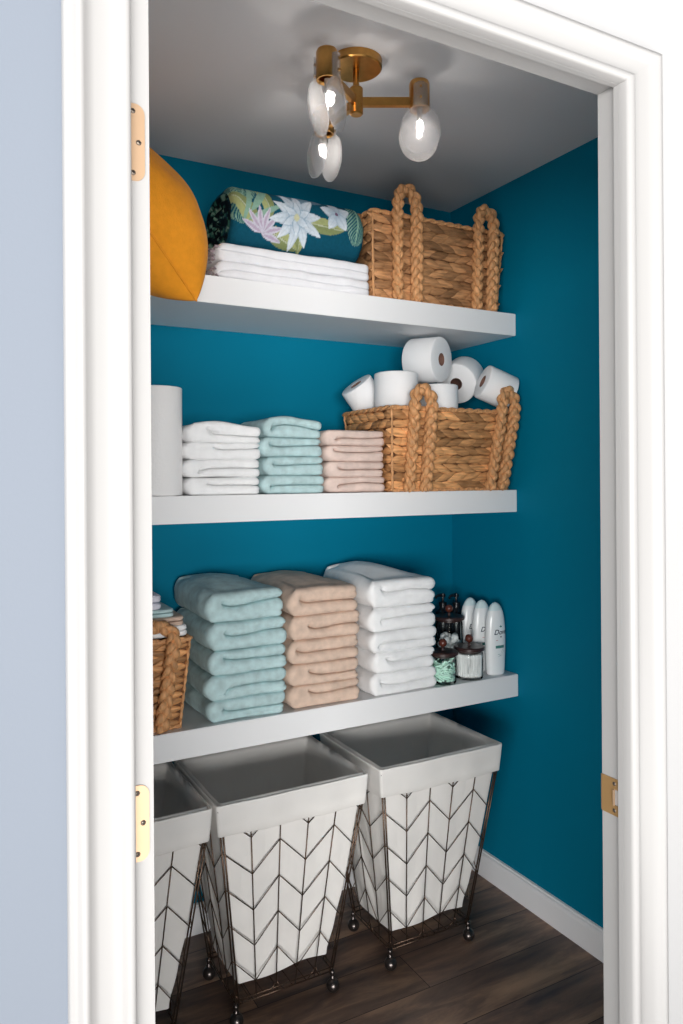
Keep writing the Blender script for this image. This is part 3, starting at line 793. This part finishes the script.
    for z, ins in ((ZT-.020,.0010),(ZT,.0002),(ZT+.0015,-.0006),(ZT+.0012,-.0024),(ZT-.003,-.0034),(ZT-.035,-.0050),(ZT-.060,-.0062),(ZT-.080,-.0072),(ZT-.0812,-.0062),(ZT-.079,-.0050),(ZT-.045,-.0035)):
        rows.append(rr(z, ins, wav=.0022 if z < ZT-.03 else .0008, seed=7, bot=.006 if z < ZT-.05 else .002))
    cf.grid(rows, closed=True, flip=True)
    obj('liner_cuff', cf, M['canvas'], li)
    a, b, o = dims(ZR)
    for sx in (-1, 1):
        for sy in (-1, 1):
            c = MB(); x, y = sx*a, sy*b
            c.lathe((x,y,0), [(0,.060),(.0055,.059),(.007,.052),(.0055,.046),(.004,.043),(.0075,.040),(.008,.036),(.0045,.034),(.0045,.030),(0,.030)], 14)
            ca = obj('caster', c, M['caster'], t); ca['label'] = 'dark steel ball caster of the hamper'
            wh = MB().ball((x,y-.003,.0185), .0185, 22, 14)
            obj('wheel', wh, M['caster'], ca)
    return t
hp = hamper()
HX = [(.830,'laundry hamper with off-white liner and bronze chevron wire, in the middle of three'), (1.297,'bronze wire laundry hamper standing rightmost, next to the white baseboard'), (.390,'wire laundry hamper leftmost of three, half hidden by the door trim')]
for i, (x, lab) in enumerate(HX):
    o = hp if i == 0 else copy_tree(hp)
    o.location = (x, 1.953, 0); o['label'] = lab

# ------------------------------------------------------------------ jars, pump bottles, lotion bottles
def jar(x, y, R, H, label, fill, kn=.0135, lidw=1.13):
    z = Z3+.0008; t = thing('glass_jar', (x,y,z), label, 'jar', None); g = MB()
    g.lathe((x,y,z), [(0,0),(R*.93,0),(R,.004),(R,H-.012),(R*.97,H-.006),(R*.97,H-.001)], 40)
    obj('glass_body', g, M['jar'], t, angle=50)
    l = MB(); l.lathe((x,y,z+H), [(0,-.004),(R*.90,-.004),(R*.90,.0006),(R*lidw-.003,.0006),(R*lidw,.003),(R*lidw,.0105),(R*lidw-.003,.0135),(0,.0145)], 40)
    li = obj('lid', l, M['wood'], t, angle=40); li['label'] = 'dark wooden lid with a ball knob'
    k = MB(); k.lathe((x,y,z+H+.0145), [(.006,-.001),(.0045,.004),(.0045,.010),(.006,.012)], 14)
    kb = obj('knob_stem', k, M['wood'], li)
    k = MB().ball((x,y,z+H+.0145+.010+kn), kn, 22, 14); obj('ball_knob', k, M['knob'], li)
    f = MB(); rnd = random.Random(int(x*100))
    if fill == 'swab':
        for i in range(230):
            rr_ = (R-.0042)*math.sqrt(rnd.uniform(.5,1)); a = rnd.uniform(0, 2*PI); L_ = .073
            px, py = x+rr_*math.cos(a), y+rr_*math.sin(a); tx, ty = rnd.uniform(-.03,.03), rnd.uniform(-.03,.03)
            b = Vector((px, py, z+.008)); tp = Vector((x+(px-x)*.99+tx*.1, y+(py-y)*.99+ty*.1, z+.008+L_))
            d = (tp-b)
            f.tube([b, b+d*.06, b+d*.15, b+d*.2, b+d*.8, b+d*.85, b+d*.94, tp], [.0012,.0028,.0028,.0014,.0014,.0028,.0028,.0012], n=6)
        o = obj('cotton_swabs', f, M['cotton'], t)
    elif fill == 'floss':
        for i in range(110):
            a = rnd.uniform(0, 2*PI); rr_ = (R-.008)*rnd.uniform(.4,1)**.5; zz = z+.012+rnd.random()*(H-.032)
            p = Vector((x+rr_*math.cos(a), y+rr_*math.sin(a), zz)); d = Vector((-math.sin(a), math.cos(a), rnd.uniform(-.9,.9))).normalized()*rnd.uniform(.018,.028)
            def cl_(v):
                q = Vector((v.x-x, v.y-y)); m_ = R-.0045
                if q.length > m_: q *= m_/q.length
                return Vector((x+q.x, y+q.y, min(max(v.z, z+.010), z+H-.012)))
            pts = [cl_(p+d*s_) for s_ in (-1,-.5,0,.5,1)]
            f.tube(pts, [.0010,.0030,.0036,.0036,.0024], n=6, flat=.6)
        o = obj('floss_picks', f, M['mint'], t)
    else:
        for i in range(60):
            a = rnd.uniform(0, 2*PI); rr_ = (R-.016)*rnd.uniform(.2,1)**.5; zz = z+.016+rnd.random()*(H*.60)
            f.ball((x+rr_*math.cos(a), y+rr_*math.sin(a), zz), .0115, 10, 7)
        o = obj('cotton_balls', f, M['cotton'], t)
    o['kind'] = 'stuff'
jar(1.447, 1.978, .043, .088, 'small glass jar of mint green floss picks with dark lid', 'floss')
jar(1.556, 1.982, .045, .090, 'small glass jar full of white cotton swabs with dark lid', 'swab')
jar(1.556, 2.090, .046, .172, 'tall glass jar of cotton balls behind the two small jars', 'cotton')

def pump(x, y, label, R=.027):
    z = Z3+.0008; t = thing('pump_bottle', (x,y,z), label, 'pump bottle', 'dark pump bottles')
    b = MB().lathe((x,y,z), [(0,0),(R-.002,0),(R,.003),(R,.165),(R*.92,.178),(R*.55,.190),(R*.45,.194),(R*.45,.202),(0,.202)], 30); obj('bottle_body', b, M['black'], t, angle=50)
    p = MB(); p.lathe((x,y,z+.200), [(0,0),(.0135,0),(.0135,.014),(.006,.016),(.0045,.018),(.0045,.034),(0,.034)], 20)
    p.lathe((x,y,z+.232), [(0,0),(.0085,0),(.0095,.004),(.0085,.0115),(0,.0125)], 18)
    p.tube([(x,y,z+.240),(x-.022,y-.006,z+.2405),(x-.034,y-.009,z+.238),(x-.039,y-.010,z+.232)], [.0065,.0055,.0048,.004], n=8)
    obj('pump_head', p, M['black'], t, angle=50)
pump(1.600, 2.185, 'black pump bottle at the back, left one of the pair behind the jars')
pump(1.640, 2.160, 'black pump bottle at the back, right one of the pair behind the jars')

def text_mesh(txt, size, shear=.3):
    c = bpy.data.curves.new('t', 'FONT'); c.body = txt; c.size = size; c.align_x = 'CENTER'; c.align_y = 'CENTER'; c.shear = shear; c.resolution_u = 4; c.offset = size*.012
    o = bpy.data.objects.new('t', c); COL.objects.link(o); bpy.context.view_layer.update()
    dg = bpy.context.evaluated_depsgraph_get(); me = bpy.data.meshes.new_from_object(o.evaluated_get(dg))
    v = [tuple(p.co) for p in me.vertices]; f = [tuple(p.vertices) for p in me.polygons]
    bpy.data.objects.remove(o); bpy.data.curves.remove(c); bpy.data.meshes.remove(me); return v, f
def lotion(x, y, label, rot=0):
    z = Z3+.0008; H = .238; t = thing('lotion_bottle', (x,y,z), label, 'bottle', 'white lotion bottles')
    K = [(0,.80),(.004,.88),(.03,.93),(.08,.985),(.12,1),(.155,.97),(.185,.88),(.205,.76),(.220,.60),(.230,.42),(.2355,.24),(.238,0)]
    W, D = .0385, .0225
    def wf(h):
        for (a, p), (b, q) in zip(K, K[1:]):
            if h <= b: f = (h-a)/(b-a); f = f if q < .5 else f*f*(3-2*f)*.5+f*.5; return p+(q-p)*f
        return 0
    hs = [0,.002,.005]+[.01+.0075*i for i in range(25)]+[.198,.205,.212,.218,.223,.228,.232,.235,.2372,.238]
    b = MB(); cp = MB()
    prof = [(0,0)]+[(wf(h), h) for h in hs]
    def sec(rows, mb):
        R_ = []
        for w_, h in rows:
            dd = D*(w_*.6+.4*min(1, w_*1.25))
            R_.append([(x+W*w_*math.copysign(abs(math.cos(a))**.9, math.cos(a)), y+dd*math.copysign(abs(math.sin(a))**.9, math.sin(a)), z+h) for a in [2*PI*k/36 for k in range(36)]])
        mb.grid(R_, closed=True)
    rows = [(w_, h) for w_, h in prof if h <= .2121]; sec(rows, b); b.add(b.v[:0], [])
    bo = obj('bottle_body', b, M['bottle'], t)
    rows = [(w_, h) for w_, h in prof if h >= .2119]; sec(rows, cp); c_ = obj('cap', cp, M['bcap'], t); c_['label'] = 'pearl tip of the bottle with a painted aqua reflection'
    # print on the front
    lab = MB(); mark = MB()
    def surf(u, h):      # u metres from the middle
        w_ = max(.2, wf(h)); dd = D*(w_*.6+.4*min(1, w_*1.25)); cu = max(-.97, min(.97, u/(W*w_)))
        return (x+u, y-dd*math.sqrt(1-abs(cu)**2.0)**.9-.0012, z+h)
    v, f = text_mesh('Dove', .0235); lw = MB().add([surf(a+.004, b_+.141) for a, b_, c_2 in v], f); lo = obj('printed_word', lw, M['ink'], t, smooth=False); lo['label'] = 'cursive dark blue printed word'
    def blob(cu, ch, pts, mi, to=None): (to or lab).add([surf(cu+a, ch+b_) for a, b_ in pts], [tuple(range(len(pts)))], mi)
    ring = [(.004*math.cos(a), .004*math.sin(a)) for a in [2*PI*k/14 for k in range(14)]]
    # small bird mark over the word, drop under it
    blob(.004, .160, [(-.006,.002),(-.001,-.003),(.005,-.002),(.007,.001),(.003,.001),(.001,.006),(-.001,.001)], 1, mark)
    blob(.005, .126, [(a*.7, b_*.7) for a, b_ in ring], 0)
    blob(-.011, .115, [(-.004,-.001),(.004,-.0003),(.004,.001),(-.004,.0006)], 2)
    for k in range(7): blob(-.016+.005*k, .093, [(0,-.0045),(.005,-.0045),(.005,.0045),(0,.0045)], 1)
    for (u0, h0, u1, h1) in ((-.014,.094,.006,.096), (.002,.066,.016,.086), (.006,.062,.020,.080), (-.008,.068,.002,.064), (-.006,.060,.006,.062)):
        n = 6; pts = [(u0+(u1-u0)*i/n, h0+(h1-h0)*i/n+.003*math.sin(PI*i/n)) for i in range(n+1)]
        blob(0, 0, pts+[(a, b_-.0009) for a, b_ in pts[::-1]], 1)
    lo = obj('label_band', lab, [M['ink'], M['inkG'], M['inkR']], t, smooth=False); lo['label'] = 'green band and fine printed lines'
    bm_ = obj('bird_mark', mark, [M['ink'], M['inkG']], t, smooth=False); bm_['label'] = 'small green bird mark'
lotion(1.662, 1.978, 'white lotion bottle nearest the shelf edge, its label fully in view')
lotion(1.656, 2.040, 'white lotion bottle in the middle of the row of three')
lotion(1.654, 2.100, 'white lotion bottle farthest back in the row of three')

# ------------------------------------------------------------------ ceiling light
def fixture():
    hx, hy, hz = .900, 1.560, 2.299
    t = thing('ceiling_light', (hx,hy,ZC), 'brass three-arm ceiling light with ribbed clear glass shades', 'ceiling light')
    c = MB().lathe((hx,hy,ZC-.020), [(0,0),(.059,0),(.062,.003),(.062,.0195),(0,.0195)], 48); obj('canopy', c, M['brass'], t, angle=40)
    s_ = MB().lathe((hx,hy,0), [(0,hz+.02),(.0075,hz+.02),(.0075,ZC-.019),(0,ZC-.019)], 18); obj('stem', s_, M['brass'], t, angle=40)
    h = MB().lathe((hx,hy,hz-.030), [(0,0),(.013,.0),(.016,.003),(.016,.062),(.013,.065),(0,.065)], 28); obj('hub', h, M['brass'], t, angle=40)
    for ang in (-28, 93, 215):
        a = math.radians(ang); d = Vector((math.cos(a), math.sin(a), 0)); pr = Vector((-d.y, d.x, 0)); R_ = .150
        e = Vector((hx,hy,hz))+d*R_; arm = MB()
        q = [Vector((hx,hy,hz))+d*.010, e-d*.018]; vs = []
        for p in q:
            for sy_, sz_ in ((-1,-1),(1,-1),(1,1),(-1,1)): vs.append(p+pr*.006*sy_+Vector((0,0,.010*sz_)))
        arm.add(vs, [(0,1,5,4),(1,2,6,5),(2,3,7,6),(3,0,4,7),(3,2,1,0),(4,5,6,7)])
        ao = obj('arm', arm, M['brass'], t, smooth=False)
        so = MB().lathe((e.x,e.y,hz-.018), [(.018,.004),(.021,0),(.0235,.0),(.0245,.003),(.0245,.060),(.022,.066),(0,.067)], 36)
        sk = obj('socket_cap', so, M['brass'], t, angle=40)
        bl = MB().lathe((e.x,e.y,hz-.075), [(0,.024),(.004,.025),(.0065,.030),(.0065,.044),(.0065,.060)], 20); obj('bulb', bl, M['bulb'], sk)
        for sg in (-1, 1):
            n = pr*sg; g = MB(); rows_o = []; rows_i = []
            NR, NC = 34, 16; zt_, zb = hz+.036, hz-.132
            for i in range(NR+1):
                f = i/NR; z = zt_+(zb-zt_)*f
                ov = (z-(hz-.075))/.057          # oval centre
                wo = .0475*math.sqrt(max(0, 1-ov*ov)) if abs(ov) < 1 else 0
                wt = .0165*min(1, (zt_-z)/.006+.35) if z > hz-.045 else 0
                hw = max(wo, wt, .0008)
                # distance from the lamp axis: tab on the cap, then bulging out and closing at the bottom
                if z > hz-.022: base = .0262
                else:
                    k = (hz-.022-z)/.110; base = .0262+.012*math.sin(PI*min(1, k))**.9-.005*k**2.0
                ro = []; ri = []
                for j in range(NC+1):
                    s2 = -1+2*j/NC; x_ = hw*math.sin(s2*PI/2)
                    cur = base-(x_*x_)/(.13 if z < hz-.022 else .052)
                    p = e+d*x_+n*max(cur, .004); ro.append((p.x+n.x*.0035, p.y+n.y*.0035, z)); ri.append((p.x, p.y, z))
                rows_o.append(ro); rows_i.append(ri[::-1])
            rows = [a_+b_ for a_, b_ in zip(rows_o, rows_i)]
            g.grid(rows, closed=True, flip=True); k = len(rows[0])
            g.add(rows[0], [tuple(range(k))]); g.add(rows[-1], [tuple(range(k))[::-1]])
            bm = None
            sh = obj('glass_shade', g, M['ribbed'], sk, angle=60); sh['label'] = 'ribbed clear glass leaf, half of a shade'
            for zz in (hz+.024, hz-.001):
                p = e+n*.0305; sc = MB().ball((p.x,p.y,zz), .0032, 12, 8)
                c2 = obj('screw_knob', sc, M['brass'], sh)
    return t
def fixture_depth_fix():
    # thing > part > sub-part is the deepest allowed: screw knobs belong to the caps
    for o in list(bpy.data.objects):
        if o.name.startswith('screw_knob'): o.parent = o.parent.parent
fixture(); fixture_depth_fix()
for o in list(bpy.data.objects):      # hinge/strike screws stay sub-parts of their plates
    if '_o' in o: del o['_o']

# ------------------------------------------------------------------ light
w = bpy.data.worlds.new('World'); scene.world = w; w.use_nodes = True
w.node_tree.nodes['Background'].inputs[0].default_value = (.88,.93,1,1); w.node_tree.nodes['Background'].inputs[1].default_value = .16
def environment():      # dim room all round, with a glow added low behind the viewer to light the ceiling
    nt = w.node_tree; N = nt.nodes; L = nt.links; b = N['Background']
    tc = N.new('ShaderNodeTexCoord'); sp = N.new('ShaderNodeSeparateXYZ'); L.new(tc.outputs['Generated'], sp.inputs[0])
    a = N.new('ShaderNodeMapRange'); a.interpolation_type = 'SMOOTHSTEP'; a.inputs['From Min'].default_value = -.18; a.inputs['From Max'].default_value = -.36; L.new(sp.outputs['Z'], a.inputs['Value'])
    c = N.new('ShaderNodeMapRange'); c.interpolation_type = 'SMOOTHSTEP'; c.inputs['From Min'].default_value = -.05; c.inputs['From Max'].default_value = -.40; L.new(sp.outputs['Y'], c.inputs['Value'])
    m = N.new('ShaderNodeMath'); m.operation = 'MULTIPLY'; L.new(a.outputs[0], m.inputs[0]); L.new(c.outputs[0], m.inputs[1])
    e = N.new('ShaderNodeMapRange'); e.interpolation_type = 'SMOOTHSTEP'; e.inputs['From Min'].default_value = -.86; e.inputs['From Max'].default_value = -.95; e.inputs['To Max'].default_value = .62; L.new(sp.outputs['X'], e.inputs['Value'])  # glow added at far left to brighten the right jamb
    ad = N.new('ShaderNodeMath'); ad.operation = 'ADD'; ad.use_clamp = True; L.new(m.outputs[0], ad.inputs[0]); L.new(e.outputs[0], ad.inputs[1]); m = ad
    t = N.new('ShaderNodeMapRange'); t.inputs['To Min'].default_value = .16; t.inputs['To Max'].default_value = 2.9; L.new(m.outputs[0], t.inputs['Value']); L.new(t.outputs[0], b.inputs[1])
    mx = N.new('ShaderNodeMixRGB'); L.new(m.outputs[0], mx.inputs[0]); mx.inputs[1].default_value = (.88,.93,1,1); mx.inputs[2].default_value = (1,.965,.93,1); L.new(mx.outputs[0], b.inputs[0])
environment()
def area(name, loc, tgt, sx, sy, pw, col):
    l = bpy.data.lights.new(name, 'AREA'); l.shape = 'RECTANGLE'; l.size = sx; l.size_y = sy; l.energy = pw; l.color = col
    o = bpy.data.objects.new(name, l); COL.objects.link(o); o.location = loc
    o.rotation_euler = (Vector(tgt)-Vector(loc)).to_track_quat('-Z', 'Y').to_euler(); return o
area('window_light', (-2.9,-5.4,1.05), (.7,.85,1.05), 7.4, 1.9, 830, (1,.985,.96))
for a in (-28, 93, 215):      # the three bulbs of the ceiling light
    l = bpy.data.lights.new('bulb_light', 'POINT'); l.energy = .27; l.color = (1,.93,.86); l.shadow_soft_size = .0065
    o = bpy.data.objects.new('bulb_light', l); COL.objects.link(o); a = math.radians(a)
    o.location = (.900+.150*math.cos(a), 1.560+.150*math.sin(a), 2.299-.062)

# ------------------------------------------------------------------ camera
f, cx, cy = 759.2, 341.7, 477.4; yaw = math.radians(28.69); roll = math.radians(-.39)
fwd = Vector((math.sin(yaw), math.cos(yaw), 0)); rt = Vector((math.cos(yaw), -math.sin(yaw), 0)); up = rt.cross(fwd)
r2 = rt*math.cos(roll)+up*math.sin(roll); u2 = -rt*math.sin(roll)+up*math.cos(roll)
cam = bpy.data.cameras.new('camera'); co = bpy.data.objects.new('camera', cam); COL.objects.link(co)
cam.sensor_fit = 'VERTICAL'; cam.sensor_height = 24; cam.lens = f/1024*24
cam.shift_y = (cy-512)/1024; cam.shift_x = -(cx-341.5)/1024
cam.clip_start = .02
co.matrix_world = Matrix(((r2.x,u2.x,-fwd.x,0),(r2.y,u2.y,-fwd.y,0),(r2.z,u2.z,-fwd.z,1.41),(0,0,0,1)))
scene.camera = co
vs = scene.view_settings; vs.view_transform = 'Standard'; vs.look = 'None'; vs.gamma = 1; vs.use_curve_mapping = False; vs.exposure = 0
scene.view_settings.exposure = 0.3
